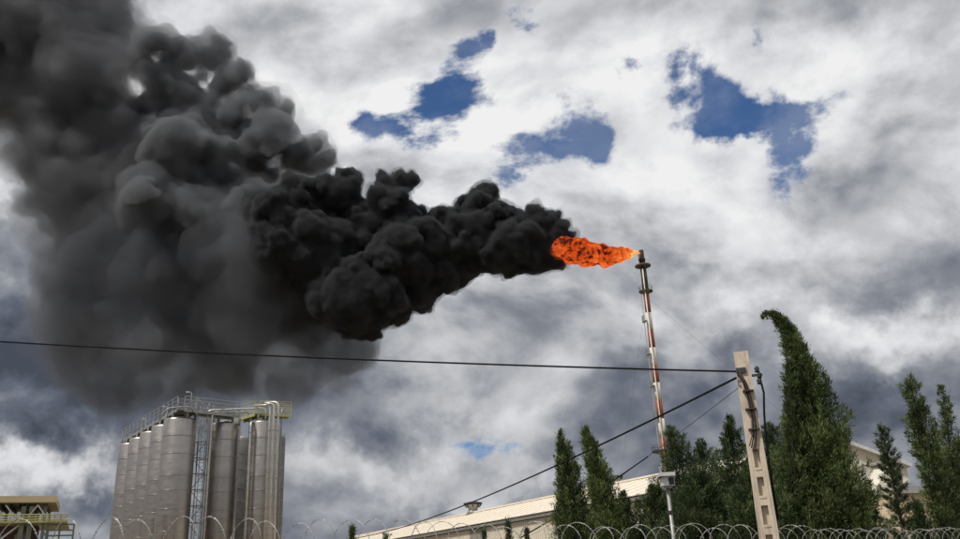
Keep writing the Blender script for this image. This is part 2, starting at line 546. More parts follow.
def walkway(name, pts, label, z0, mat, width=1.0, rails=(.45, .8, 1.15), nseg=8, lamp=()):
    """deck on a polyline with handrails on both sides"""
    o = empty(name, (pts[0].x, pts[0].y, 0))
    tag(o, label, 'walkway')
    off = Vector((pts[0].x, pts[0].y, 0))
    P = [Vector((p.x, p.y, 0)) - off for p in pts]
    for a, b in zip(P[:-1], P[1:]):
        d = (b - a).normalized()
        s = Vector((-d.y, d.x, 0)) * width / 2
        zz = Vector((0, 0, z0))
        MB().bar(a + zz, b + zz, width, .07).build('deck', MT[mat], o)
        for e in (-1, 1):
            MB().bar(a + e * s + zz - Vector((0, 0, .11)), b + e * s + zz - Vector((0, 0, .11)), .09, .26).build('stringer', MT[mat], o)
            L = (b - a).length
            n = max(int(L / 1.35), 1)
            for r_ in rails:
                MB().tube([a + e * s + zz + Vector((0, 0, r_)), b + e * s + zz + Vector((0, 0, r_))], .032, 6).build('handrail', MT[mat], o)
            for i in range(n + 1):
                p = a.lerp(b, i / n) + e * s + zz
                MB().bar(p, p + Vector((0, 0, rails[-1])), .05).build('post', MT[mat], o)
    return o


ZW = SILO_H + .62
dr = (c_far - c_corner).normalized()
wl_ = walkway('silo_walkway', [c_corner - dr * 1.5, c_far + dr * 1.6], 'grey railed walkway over the receding row of silos', ZW, 'galv', 1.7)
for t in (0.02, 0.5, 0.97):
    p = c_corner.lerp(c_far, t) + Vector((0, 0, 0)) - Vector((c_corner.x - dr.x * 1.5, c_corner.y - dr.y * 1.5, 0)) + Vector((.9, 0, 0))
    lp = MB().tube([p + Vector((0, 0, ZW + 1.1)), p + Vector((0, 0, ZW + 1.85)), p + Vector((-.25, 0, ZW + 1.95))], .03, 5)
    lp.box(p.x - .5, p.x - .2, p.y - .09, p.y + .09, ZW + 1.9, ZW + 1.99)
    lp.build('lamp', MT['galv_bright'], wl_)
walkway('silo_walkway', [c_corner + Vector((.4, -1.2, 0)), c2 + Vector((1.1, -.6, 0))], 'grey railed walkway from the corner silo to the ladder tower', ZW + .02, 'galv', 1.3)
walkway('silo_walkway', [c2 + Vector((.9, 1.4, 0)), c4 + Vector((-.3, -.9, 0)), c4 + Vector((2.2, .4, 0))], 'yellow railed walkway over the silos beside the pipe bundle', ZW + .06, 'yellow', .9)

# ladder tower between the corner silo and the next
tw = ground_at(200.5, 470, 82)
lt = empty('ladder_tower', tw)
tag(lt, 'steel ladder tower with cross braces between two silver silos', 'ladder tower')
hw = .6
for sx_ in (-1, 1):
    for sy_ in (-1, 1):
        MB().bar((sx_ * hw, sy_ * hw, 0), (sx_ * hw, sy_ * hw, SILO_H + 1.9), .11).build('post', MT['galv'], lt)
k = 0
z = 1.0
while z < SILO_H + 1.2:
    for sy_ in (-1, 1):
        MB().bar((-hw + .06, sy_ * hw, z), (hw - .06, sy_ * hw, z), .06, .08).build('cross_bar', MT['galv'], lt)
    s_ = 1 if k % 2 else -1
    MB().bar((-s_ * (hw - .06), -hw - .03, z + .06), (s_ * (hw - .06), -hw - .03, z + 1.34), .045, .05).build('brace', MT['galv'], lt)
    z += 1.4
    k += 1
for sx_ in (-.02, .38):
    MB().bar((sx_, -hw + .2, 0), (sx_, -hw + .2, SILO_H + 1.7), .05).build('ladder_stile', MT['galv_bright'], lt)
rung_me = MB().bar((0.005, 0, 0), (.355, 0, 0), .035).mesh('rung')
for i in range(int((SILO_H + 1.5) / .33)):
    link('rung', rung_me, MT['galv_bright'], lt, (0, -hw + .2, .3 + i * .33))

# pipework over and beside the silos
def pipe(pts, r, mat, label, flange=True, g='pipes at the silos', name='pipe'):
    c = Vector((pts[0].x, pts[0].y, 0))
    o = empty(name, c)
    tag(o, label, 'pipe', g)
    q = [Vector(p) - c for p in pts]
    sm = [q[0]]
    for i in range(1, len(q) - 1):                    # rounded elbows
        a, b, d = q[i - 1], q[i], q[i + 1]
        e = min(.5, (a - b).length * .4, (d - b).length * .4)
        s0, s1 = b + (a - b).normalized() * e, b + (d - b).normalized() * e
        for t in (0, .25, .5, .75, 1):
            sm.append((s0 * (1 - t) + b * t) * (1 - t) + (b * (1 - t) + s1 * t) * t)
    sm.append(q[-1])
    tb = MB().tube(sm, r, 10).build('tube', MT[mat], o, smooth=True)
    if flange:
        z = 3.0
        while z < SILO_H:
            if q[0].z <= .1:
                MB().lathe([(r * 1.05, -.05), (r * 1.5, -.045), (r * 1.5, .045), (r * 1.05, .05)], 12, (q[0].x, q[0].y, z)).build('flange', MT['galv'], o)
            z += 4.2
    return o


def gz(px, py, d):
    return ground_at(px, py, d)


zt = lambda px, py, d: at(px, py, d).z
for (px, d, ty, lx, ly, mat, lab) in [(267.5, 78.6, 405, -1.6, .5, 'galv_bright', 'tall cream vertical pipe of the bundle, nearest the dark silo'),
                                      (271.5, 78.4, 404, -.9, 0, 'galv_bright', 'middle pipe of the vertical bundle, bent over like a cane'),
                                      (276.0, 78.8, 402, -1.3, .4, 'galv_bright', 'tall outer pipe of the bundle with hooked top'),
                                      (248.5, 79.6, 421, 0.0, 1.4, 'galv_bright', 'single pale pipe standing in front of the dark silo'),
                                      (208.5, 79.4, 412, .6, .9, 'galv_bright', 'pale pipe rising beside the ladder tower'),
                                      (279.6, 80.5, 408, -.2, 2.0, 'galv', 'thin grey pipe at the outer edge of the silo block')]:
    b = gz(px, 470, d)
    zz = at(px, ty, d).z
    pipe([b, Vector((b.x, b.y, zz)), Vector((b.x + lx, b.y + ly, zz + (.12 if lx else 0)))], .095 if mat == 'galv_bright' else .07, mat, lab)
a, b = at(208, 410, 80), at(266, 406.5, 79.5)
pipe([Vector((a.x, a.y, a.z - 1.1)), a, Vector((b.x, b.y, a.z + .15)), Vector((b.x, b.y, a.z - .9))], .07, 'galv_bright', 'long cream pipe running level above the silo roofs', False)
a, b = at(214, 412.5, 82), at(250, 410, 82)
pipe([Vector((a.x, a.y, a.z - .9)), a, Vector((b.x, b.y, a.z + .05)), Vector((b.x, b.y, a.z - .9))], .08, 'galv', 'short grey level pipe above the silver silo', False)
a = at(160, 409.5, 79)
pipe([a + Vector((0, 0, -1.0)), a + Vector((.5, 0, .1)), a + Vector((2.6, .3, .25)), a + Vector((3.4, .5, -.9))], .05, 'galv', 'curved hoop pipe above the corner silo', False)

# ---------------------------------------------------------------- process shed beside the silos
pb = at(27, 505, 70)
u = mpp(pb)
sh = empty('process_shed', (pb.x, pb.y, 0), R(24))
tag(sh, 'tan roofed open process shed with yellow railing at the frame edge', 'shed')
zr = pb.z
X = lambda px: (px - 27) * u
Z = lambda py: zr - (py - 505) * u
MB().box(X(-40), X(54), -1.5, 5.5, zr, zr + 6 * u).build('roof_slab', MT['tan'], sh)
MB().box(X(-40), X(54.6), -1.58, -1.505, zr + .5 * u, zr + 6.4 * u).build('fascia', MT['tan'], sh)
for a in range(-3, 8):
    MB().box(X(a * 8 - 12), X(a * 8 - 12) + .12, -1.3, 5.2, zr - .22, zr - .003).build('purlin', MT['steel_dark'], sh)
for px in (-20, 4, 26, 33, 45):
    for yy in (-1.2, 5.0):
        MB().bar((X(px), yy, 0), (X(px), yy, zr - .224), .30 if px in (26, 33) else .2).build('column', MT['green_steel'], sh)
MB().box(X(22), X(36), 1.4, 3.2, Z(520), zr - .23).build('hopper_box', MT['green_steel'], sh)
for a, b in ((2, 10), (10, 20), (38, 30), (38, 47), (-8, 2)):
    MB().bar((X(a), -1.36, Z(507)), (X(b), -1.36, Z(519)), .09).build('brace', MT['galv_bright'], sh)
MB().box(X(-40), X(66), -1.7, 5.5, Z(524), Z(522.2)).build('deck', MT['yellow'], sh)
for py in (516.5, 518.8, 521):
    MB().tube([(X(-40), -1.66, Z(py)), (X(66), -1.66, Z(py))], .045, 6).build('handrail', MT['yellow'], sh)
for i in range(20):
    px = -40 + i * 5.55
    MB().bar((X(px), -1.66, Z(522.2) + .003), (X(px), -1.66, Z(516.2)), .07).build('post', MT['yellow'], sh)
MB().box(X(3), X(40), 1.0, 1.2, 0, Z(524) - .003).build('panel', MT['maroon'], sh)
MB().lathe([(X(34) - X(27), 0), (X(34) - X(27), Z(534)), (.35, Z(531)), (.1, Z(530.6))], 24, (X(27), -.2, 0)).build('tank', MT['galv'], sh, smooth=True)
for a, b in ((8, 24), (50, 41)):
    MB().bar((X(a), -.9, Z(539)), (X(b), -.9, Z(525)), .12).build('strut', MT['galv_bright'], sh)
for py in (525.5, 531, 536):
    MB().bar((X(48), -1.2, Z(py)), (X(73), -1.2, Z(py)), .10).build('cross_bar', MT['green_steel'], sh)
for px in (49, 60, 72.5):
    MB().bar((X(px), -1.2, 0), (X(px), -1.2, Z(525)), .12).build('stanchion', MT['green_steel'], sh)

# ---------------------------------------------------------------- warehouse
e_mid = at(640, 496, 53.5)
ax_ = Vector((-.48, .877, 0)).normalized()
nrm = Vector((ax_.y, -ax_.x, 0))               # away from the camera
wh = empty('warehouse', (e_mid.x, e_mid.y, 0), math.atan2(ax_.y, ax_.x))
tag(wh, 'long cream warehouse with low pitched sheet roof behind the cypresses', 'warehouse')
EZ = e_mid.z
SPAN, RISE = 6.0, 1.9
LA, LB = -4.5, 66.0
# local x runs along the eaves away from the camera, local -y is the far side
def corrugated(w, z0, z1, dep, n):
    m = MB()
    xs = []
    for i in range(n):
        x = w * i / n
        q = w / n
        xs += [(x, 0), (x + q * .3, 0), (x + q * .36, dep), (x + q * .78, dep), (x + q * .9, 0)]
    xs.append((w, 0))
    vs = [(x, y, z) for x, y in xs for z in (z0, z1)]
    m.add(vs, [(2 * i, 2 * i + 2, 2 * i + 3, 2 * i + 1) for i in range(len(xs) - 1)])
    return m


PWID = 3.0
pan_me = corrugated(PWID - .02, 0, EZ - .30, .045, 12).mesh('wall_panel')
pan_g = pan_me.copy()
pan_me.materials.append(MT['clad'])
pan_g.materials.append(MT['clad_grey'])
npan = int((LB - LA) / PWID)
for i in range(npan):
    link('wall_panel', pan_g if i % 5 == 3 else pan_me, None, wh, (LA + i * PWID, .003, 0))
MB().box(LA + .01, LB - .01, -.30, -.05, 0, EZ - .3).build('wall_core', MT['clad'], wh)
MB().box(LA - .2, LB + .2, .06, .34, EZ - .26, EZ - .06).build('gutter', MT['galv'], wh)
RW = 1.5
ln_ = math.hypot(SPAN, RISE)
sheet = MB()
sheet.box(0, RW - .012, 0, ln_, 0, .05)
sheet.box(.02, .06, .01, ln_ - .01, .053, .075)
sheet_me = sheet.mesh('roof_sheet')
sheet_me.materials.append(MT['roof'])
tilt = math.atan2(RISE, SPAN)
for i in range(int((LB - LA) / RW)):
    a_ = link('roof_sheet', sheet_me, None, wh, (LA + i * RW, .45 - .45, EZ))
    a_.location = (LA + i * RW + RW, .40, EZ)
    a_.rotation_euler = (tilt, 0, PI)
    b_ = link('roof_sheet', sheet_me, None, wh, (LA + i * RW, -2 * SPAN + .4, EZ))
    b_.rotation_euler = (tilt, 0, 0)
MB().box(LA - .1, LB + .1, -SPAN + .4 - .25, -SPAN + .4 + .25, EZ + RISE + .02, EZ + RISE + .14).build('ridge_cap', MT['roof'], wh)
for x_ in (LA, LB):
    MB().add([(x_, 0, 0), (x_, -2 * SPAN + .8, 0), (x_, -2 * SPAN + .8, EZ - .05), (x_, -SPAN + .4, EZ + RISE - .08), (x_, 0, EZ - .05)], [(0, 1, 2, 3, 4)]).build('gable_wall', MT['clad'], wh)
MB().box(LA, LB, -2 * SPAN + .75, -2 * SPAN + .85, 0, EZ - .05).build('rear_wall', MT['clad'], wh)


def on_ridge(px, py):
    """point on the ridge line seen on a bearing"""
    v = ray(px, py)
    o0 = Vector((e_mid.x, e_mid.y, 0)) + nrm * (SPAN - .4)
    # solve (o0 + ax t) parallel to v in plan
    t = (o0.y * v.x - o0.x * v.y) / (ax_.x * v.y - ax_.y * v.x)
    return o0 + ax_ * t


for px, py, lab in ((473, 508, 'dark capped roof ventilator on the far stretch of the warehouse ridge'), (617, 484, 'dark capped roof ventilator half hidden by the cypress tips')):
    p = on_ridge(px, py)
    d_ = p.length
    s_ = 9.0 * mpp(Vector((p.x, p.y, EZ + RISE)))
    v = empty('roof_ventilator', (p.x, p.y, EZ + RISE + .1))
    tag(v, lab, 'ventilator', 'roof ventilators')
    if px > 600:
        s_ *= .72
    MB().lathe([(s_ * .85, -.25), (s_ * .55, s_ * .15), (s_ * .5, s_ * .35), (s_ * .85, s_ * .75), (s_ * .9, s_ * .8)], 20).build('throat', MT['galv'], v, smooth=True)
    MB().lathe([(s_ * .95, s_ * .83), (s_ * 1.05, s_ * .88), (s_ * 1.05, s_ * 1.0), (s_ * .5, s_ * 1.12), (s_ * .1, s_ * 1.15)], 20).build('cap', MT['steel_dark'], v, smooth=True)
    for k in range(8):
        a_ = k * PI / 4
        MB().bar((s_ * .7 * math.cos(a_), s_ * .7 * math.sin(a_), s_ * .5), (s_ * .98 * math.cos(a_), s_ * .98 * math.sin(a_), s_ * .87), .07).build('stay', MT['steel_dark'], v)

# ---------------------------------------------------------------- house behind the trees
hb = at(905, 500, 46)
u = mpp(hb)
ho = empty('house', (hb.x, hb.y, 0), R(8))
tag(ho, 'cream plastered house with block chimney glimpsed between the cypress and junipers', 'house')
X = lambda px: (px - 905) * u
Z = lambda py: hb.z - (py - 500) * u
MB().box(X(884), X(948), 0, 5, 0, Z(494)).build('wall', MT['plaster'], ho)
MB().box(X(896), X(950), -.25, 5.2, Z(494) + .003, Z(487)).build('ledge', MT['ledge'], ho)
MB().box(X(903), X(921), 1.0, 2.1, Z(487) + .003, Z(461)).build('chimney', MT['stone'], ho)
MB().box(X(901.5), X(922.5), .9, 2.2, Z(461) + .003, Z(458)).build('chimney_cap', MT['ledge'], ho)
mm = MB()
vs = [(X(882), Z(494)), (X(884), Z(483)), (X(898), Z(466)), (X(903), Z(470)), (X(904), Z(487)), (X(896), Z(494))]
mm.add([(x, .3, z) for x, z in vs] + [(x, 1.6, z) for x, z in vs], [(0, 1, 2, 3, 4, 5)[::-1], (6, 7, 8, 9, 10, 11)] + [(i, (i + 1) % 6, 6 + (i + 1) % 6, 6 + i) for i in range(6)])
mm.build('gable', MT['pale_plaster'], ho)
h2 = at(880, 470, 62)
u = mpp(h2)
hs = empty('hall', (h2.x, h2.y, 0), R(-4))
tag(hs, 'pale gabled hall with white roof edge behind the tall bent cypress', 'building')
X = lambda px: (px - 880) * u
Z = lambda py: h2.z - (py - 470) * u
mm = MB()
vs = [(X(800), 0), (X(800), Z(470)), (X(845), Z(440)), (X(906), Z(468)), (X(906), 0)]
mm.add([(x, 0, z) for x, z in vs] + [(x, 14, z) for x, z in vs], [(4, 3, 2, 1, 0), (5, 6, 7, 8, 9)] + [(i, (i + 1) % 5, 5 + (i + 1) % 5, 5 + i) for i in range(5)])
mm.build('wall', MT['pale_plaster'], hs)
for a, b in (((800, 470), (845, 440)), ((845, 440), (909, 469.5))):
    MB().bar((X(a[0]), 6.9, Z(a[1]) + .12), (X(b[0]), 6.9, Z(b[1]) + .12), 14.8, .2, up=(0, 0, 1)).build('roof', MT['white_box'], hs)

# ---------------------------------------------------------------- flare stack
ft = at(641, 250, FLARE_D) if 'FLARE_D' in globals() else at(641, 250, 160.0)
fz = lambda y: at(641 + (y - 250) * .107, y, 160.0).z
fs_ = empty('flare_stack', (ft.x, ft.y, 0))
tag(fs_, 'tall red and white banded flare stack with sooty burning tip', 'flare stack')
FR = .55
def band(y0, y1, mat, r, name='pipe_band', r1=None):
    z0, z1 = fz(y1), fz(y0)
    return MB().lathe([(r, 0), (r1 or r, z1 - z0 - .006)], 20).build(name, MT[mat], fs_, (0, 0, z0), smooth=True)


band(250.5, 263.5, 'burnt', .50, 'burner_tip', .46)
MB().lathe([(.50, 0), (.62, .25), (.62, .55), (.50, .9)], 20).build('wind_collar', MT['burnt'], fs_, (0, 0, fz(262)), smooth=True)
band(263.5, 291, 'soot', .60)
seq = [(291, 313, 'rust_red'), (313, 330, 'stack_white'), (330, 348, 'rust_red'), (348, 366, 'stack_white'), (366, 383, 'rust_red'), (383, 400, 'stack_white'),
       (400, 419, 'rust_red'), (419, 438, 'stack_white'), (438, 466, 'rust_red'), (466, 492, 'galv'), (492, 530, 'galv')]
for i, (a, b, m_) in enumerate(seq):
    band(a, b, m_, FR + i * .012)
MB().lathe([(.75, 0), (.75, fz(530) - .006)], 20).build('base_pipe', MT['galv'], fs_, (0, 0, 0), smooth=True)


def landing(y, r, th=.16, rail=1.1, mat='soot', a0=0, a1=2 * PI, name='platform'):
    z = fz(y)
    n = 28
    m = MB()
    vs, fs2 = [], []
    for k in range(n + 1):
        a = a0 + (a1 - a0) * k / n
        for q, zz in ((FR + .14, 0), (r, 0), (r, th), (FR + .14, th)):
            vs.append((q * math.cos(a), q * math.sin(a), zz))
    for k in range(n):
        for j in range(4):
            fs2.append((k * 4 + j, k * 4 + (j + 1) % 4, k * 4 + 4 + (j + 1) % 4, k * 4 + 4 + j))
    m.add(vs, fs2)
    o = m.build(name, MT[mat], fs_, (0, 0, z))
    rl = MB()
    for zz in ((.55, rail) if rail else ()):
        rl.tube([(r * .98 * math.cos(a0 + (a1 - a0) * k / n), r * .98 * math.sin(a0 + (a1 - a0) * k / n), th + zz) for k in range(n + 1)], .03, 4)
    if rail:
        for k in range(0, n + 1, 2):
            a = a0 + (a1 - a0) * k / n
            rl.bar((r * .98 * math.cos(a), r * .98 * math.sin(a), th), (r * .98 * math.cos(a), r * .98 * math.sin(a), th + rail), .04)
        rl.build('railing', MT[mat], o)
    return o


landing(266.5, 1.55, .22, 0.0, 'soot')
landing(292, 1.35, .18, .9, 'soot')
for y in (322, 355, 387, 418):
    landing(y, 1.35, .14, 1.05, 'galv', R(150), R(225), 'ladder_landing')
landing(452, 2.3, .2, 0.9, 'steel_dark')
for dx_ in (-.2, .2):
    MB().bar((-FR - .42, dx_, 0), (-FR - .42, dx_, fz(292)), .07).build('ladder_stile', MT['galv_bright'], fs_)
rm = MB().bar((0, -.2, 0), (0, .2, 0), .05).mesh('rung')
zz = fz(520)
while zz < fz(294):
    link('rung', rm, MT['galv_bright'], fs_, (-FR - .42, 0, zz))
    zz += .6
MB().tube([(-.3, -FR - .25, 0), (-.3, -FR - .25, fz(270))], .11, 8).build('pilot_gas_pipe', MT['stack_white'], fs_, smooth=True)
MB().tube([(-.25, -.45, fz(268)), (-.75, -.45, fz(262)), (-.7, -.4, fz(252))], .07, 8).build('pilot_burner', MT['burnt'], fs_)
for a in (R(-20), R(100)):
    MB().tube([(FR * math.cos(a), FR * math.sin(a), fz(300)), (45 * math.cos(a), 45 * math.sin(a), .2)], .013, 4).build('guy_wire', MT['steel_dark'], fs_)

# ---------------------------------------------------------------- concrete pole and its hardware
PD = 18.2
pt_, pbm = at(740.5, 352.5, PD), at(768, 539, PD)
po = empty('concrete_pole', (pt_.x, pt_.y, 0), R(-16))
tag(po, 'weathered concrete utility pole with ladder recesses in front of the wall', 'utility pole')
PH = pt_.z
wt, zb = 13.6 * mpp(pt_) / 2, pbm.z
slope = (19.0 * mpp(pbm) / 2 - wt) / (PH - zb)
hwid = lambda z: wt + (PH - z) * slope
hdep = lambda z: .10 + (PH - z) * .012


def frustum(m, x0, x1, y0, y1, z0, z1):
    vs = [(x0(z0), y0(z0), z0), (x1(z0), y0(z0), z0), (x1(z0), y1(z0), z0), (x0(z0), y1(z0), z0),
          (x0(z1), y0(z1), z1), (x1(z1), y0(z1), z1), (x1(z1), y1(z1), z1), (x0(z1), y1(z1), z1)]
    return m.add(vs, [(3, 2, 1, 0), (4, 5, 6, 7), (0, 1, 5, 4), (1, 2, 6, 5), (2, 3, 7, 6), (3, 0, 4, 7)])


pz = lambda y: at(740 + (y - 352) * .152, y, PD).z
mm = MB()
neg = lambda f: (lambda z: -f(z))
slots = []
zz = pz(450)
while zz > .6:
    slots.append((zz - .36, zz))
    zz -= .545
zs = PH
for a, b in slots:
    frustum(mm, neg(hwid), hwid, neg(hdep), hdep, b, zs)
    frustum(mm, neg(hwid), lambda z: -hwid(z) * .36, neg(hdep), hdep, a, b)
    frustum(mm, lambda z: hwid(z) * .36, hwid, neg(hdep), hdep, a, b)
    frustum(mm, lambda z: -hwid(z) * .36, lambda z: hwid(z) * .36, lambda z: -.03, hdep, a, b)
    zs = a
frustum(mm, neg(hwid), hwid, neg(hdep), hdep, 0, zs)
shaft = mm.build('shaft', MT['concrete'], po)
for a, b in slots:
    MB().box(-hwid(a) * .36, hwid(a) * .36, -hdep(a) - .012, -.033, a - .05, a - .004).build('step_ledge', MT['concrete'], shaft)
br = MB()
br.box(-wt * 1.02, wt * .35, -hdep(PH) - .05, -hdep(PH) - .004, pz(374), pz(369))
br.build('anchor_bracket', MT['steel_dark'], po)
for i, xo in enumerate((-.05, -.015, .02, .05)):
    r_ = (.011, .013, .011, .009)[i]
    pts = [(-wt * .8 + xo, -hdep(PH) - .06, pz(372 + i)), (-.02 + xo * .6, -hdep(PH) - .055, pz(383)), (.03 + xo * .7, -hdep(3.5) - .05, pz(400)), (.05 + xo * .7, -hdep(3) - .05, pz(420)),
           (.02 + xo * .8, -hdep(3) - .05, pz(436)), (-.06 + xo, -hdep(3) - .05, pz(447 + 2 * i))]
    MB().tube(pts, r_, 7).build('drop_cable', MT['cable'] if i % 2 else MT['bark'], po, smooth=True)
for y in (392, 410, 430):
    MB().box(-.12 + .04, .12 + .02, -hdep(3) - .085, -hdep(3.4) + .02, pz(y + 1.2), pz(y)).build('cable_clamp', MT['steel_dark'], po)
for k, (y, xo) in enumerate(((371, .06), (377, .09), (383, .07))):
    MB().lathe([(.03, -.07), (.055, -.05), (.035, -.02), (.055, .01), (.035, .04), (.02, .06)], 12, (hwid(4.6) + .05 + xo, -.05, pz(y))).build('insulator', MT['steel_dark'], po, smooth=True)
MB().bar((hwid(4.6) * .8, -.05, pz(377)), (hwid(4.6) + .2, -.05, pz(377)), .045).build('side_arm', MT['steel_dark'], po)
MB().tube([(hwid(4.6) + .13, -.05, pz(372)), (hwid(4.4) + .17, -.06, pz(395)), (hwid(4) + .11, -.06, pz(415)), (hwid(3.6) + .06, -.05, pz(440)), (hwid(3) + .04, -.04, pz(470)), (hwid(2.6) + .03, -.03, pz(520))], .022, 7).build('side_cable', MT['cable'], po, smooth=True)


def cable(name, a, b, sag, r, label, n=24, g='overhead cables'):
    m = MB()
    c = (a + b) / 2
    pts = []
    for i in range(n + 1):
        t = i / n
        p = a.lerp(b, t)
        p.z -= sag * 4 * t * (1 - t)
        pts.append(p - c)
    m.tube(pts, r, 6)
    o = m.build(name, MT['cable'], None, c, smooth=True)
    tag(o, label, 'cable', g)
    return o


cable('overhead_cable', at(-90, 336, 25), at(736, 371.5, PD - .22), .10, .020, 'thick black overhead cable crossing the whole smoke plume to the pole', 40)
cable('overhead_cable', at(352, 538.5, 62), at(736, 378, PD - .22), .55, .024, 'black cable slanting down from the pole across the warehouse roof', 40)
cable('overhead_cable', at(520, 541, 62), at(742, 385, PD - .2), .25, .006, 'thin faint wire slanting below the black cable to the pole', 30)
cable('overhead_cable', at(520, 538, 48), at(648, 456.5, 50), .12, .040, 'short dark cable rising behind the paired cypresses over the warehouse roof', 20)

# ---------------------------------------------------------------- camera mast
CD = 17.6
cm = at(667.5, 487, CD)
ms = empty('camera_mast', (cm.x, cm.y, 0))
tag(ms, 'slim grey mast with white security camera housing above the razor wire', 'security camera')
u = mpp(cm) * .82
MB().tube([(0, 0, 0), (0, 0, cm.z)], .036, 10).build('mast', MT['galv'], ms, smooth=True)
MB().tube([(0, 0, cm.z - 31 * u), (0, 0, cm.z - 28 * u)], .06, 10).build('collar', MT['steel_dark'], ms)
MB().box(-9 * u, 9 * u, -.18, .14, cm.z + 12 * u, cm.z + 16.5 * u).build('sun_hood', MT['white_box'], ms)
MB().box(-10.5 * u, -5 * u, -.2, .1, cm.z + 11 * u, cm.z + 12 * u - .003).build('hood_visor', MT['steel_dark'], ms)
MB().box(-7 * u, 8 * u, -.13, .12, cm.z + 1 * u, cm.z + 12 * u - .006).build('housing', MT['white_box'], ms)
MB().box(0.5 * u, 7 * u, -.145, -.133, cm.z + 2 * u, cm.z + 10.5 * u).build('window', MT['glass'], ms)
MB().box(-4 * u, 5 * u, -.07, .07, cm.z - 1.5 * u, cm.z + 1 * u - .003).build('bracket', MT['galv'], ms)
MB().tube([(-6 * u, 0, cm.z + 17 * u), (-7.5 * u, 0, cm.z + 24 * u), (-4 * u, 0, cm.z + 24 * u)], .016, 6).build('antenna_arm', MT['galv_bright'], ms)

# ---------------------------------------------------------------- trees
def blades(P, D, L, Wd, rng, k):
    """k pointed leaf blades fanned about each direction D from P"""
    n = len(P)
    P = np.repeat(P, k, 0)
    D = np.repeat(D, k, 0)
    L = np.repeat(L, k)[:, None] * rng.uniform(.6, 1.15, (n * k, 1))
    D = D + rng.normal(0, .38, D.shape)
    D /= np.linalg.norm(D, axis=1, keepdims=True)
    S = np.cross(D, rng.normal(size=D.shape))
    S /= np.linalg.norm(S, axis=1, keepdims=True)
    N = np.cross(D, S)
    w = np.repeat(Wd, k)[:, None] * rng.uniform(.7, 1.2, (n * k, 1))
    P = P + rng.normal(0, .02, P.shape)
    a = P
    m = P + D * L * .5 + N * L * .06
    b = m + S * w
    c = P + D * L
    d = m - S * w
    V_ = np.stack([a, b, c, d], 1).reshape(-1, 3)
    Fq = np.arange(len(V_)).reshape(-1, 4)
    return V_.astype(np.float32), Fq


def poly_sample(pts, t):
    """pts: (n,4) xyz r; t in 0..n-1"""
    i = np.minimum(t.astype(int), len(pts) - 2)
    f = (t - i)[:, None]
    q = pts[i] * (1 - f) + pts[i + 1] * f
    T = pts[i + 1, :3] - pts[i, :3]
    T /= np.linalg.norm(T, axis=1, keepdims=True)
    return q, T


def trunk_mesh(pts, r0, rng, limbs):
    m = MB()
    m.tube([tuple(p[:3]) for p in pts], [r0 * (1 - .85 * i / (len(pts) - 1)) for i in range(len(pts))], 8)
    for a, b, r in limbs:
        c = (np.array(a) + np.array(b)) / 2 + rng.normal(0, .06, 3)
        m.tube([tuple(a), tuple(c), tuple(b)], [r, r * .7, r * .25], 5)
    return m


def leaf_mesh(name, V_, Fq, tint):
    me = np_mesh(name, V_, Fq)
    at_ = me.attributes.new('tint', 'FLOAT', 'POINT')
    at_.data.foreach_set('value', np.ascontiguousarray(tint, np.float32))
    return me


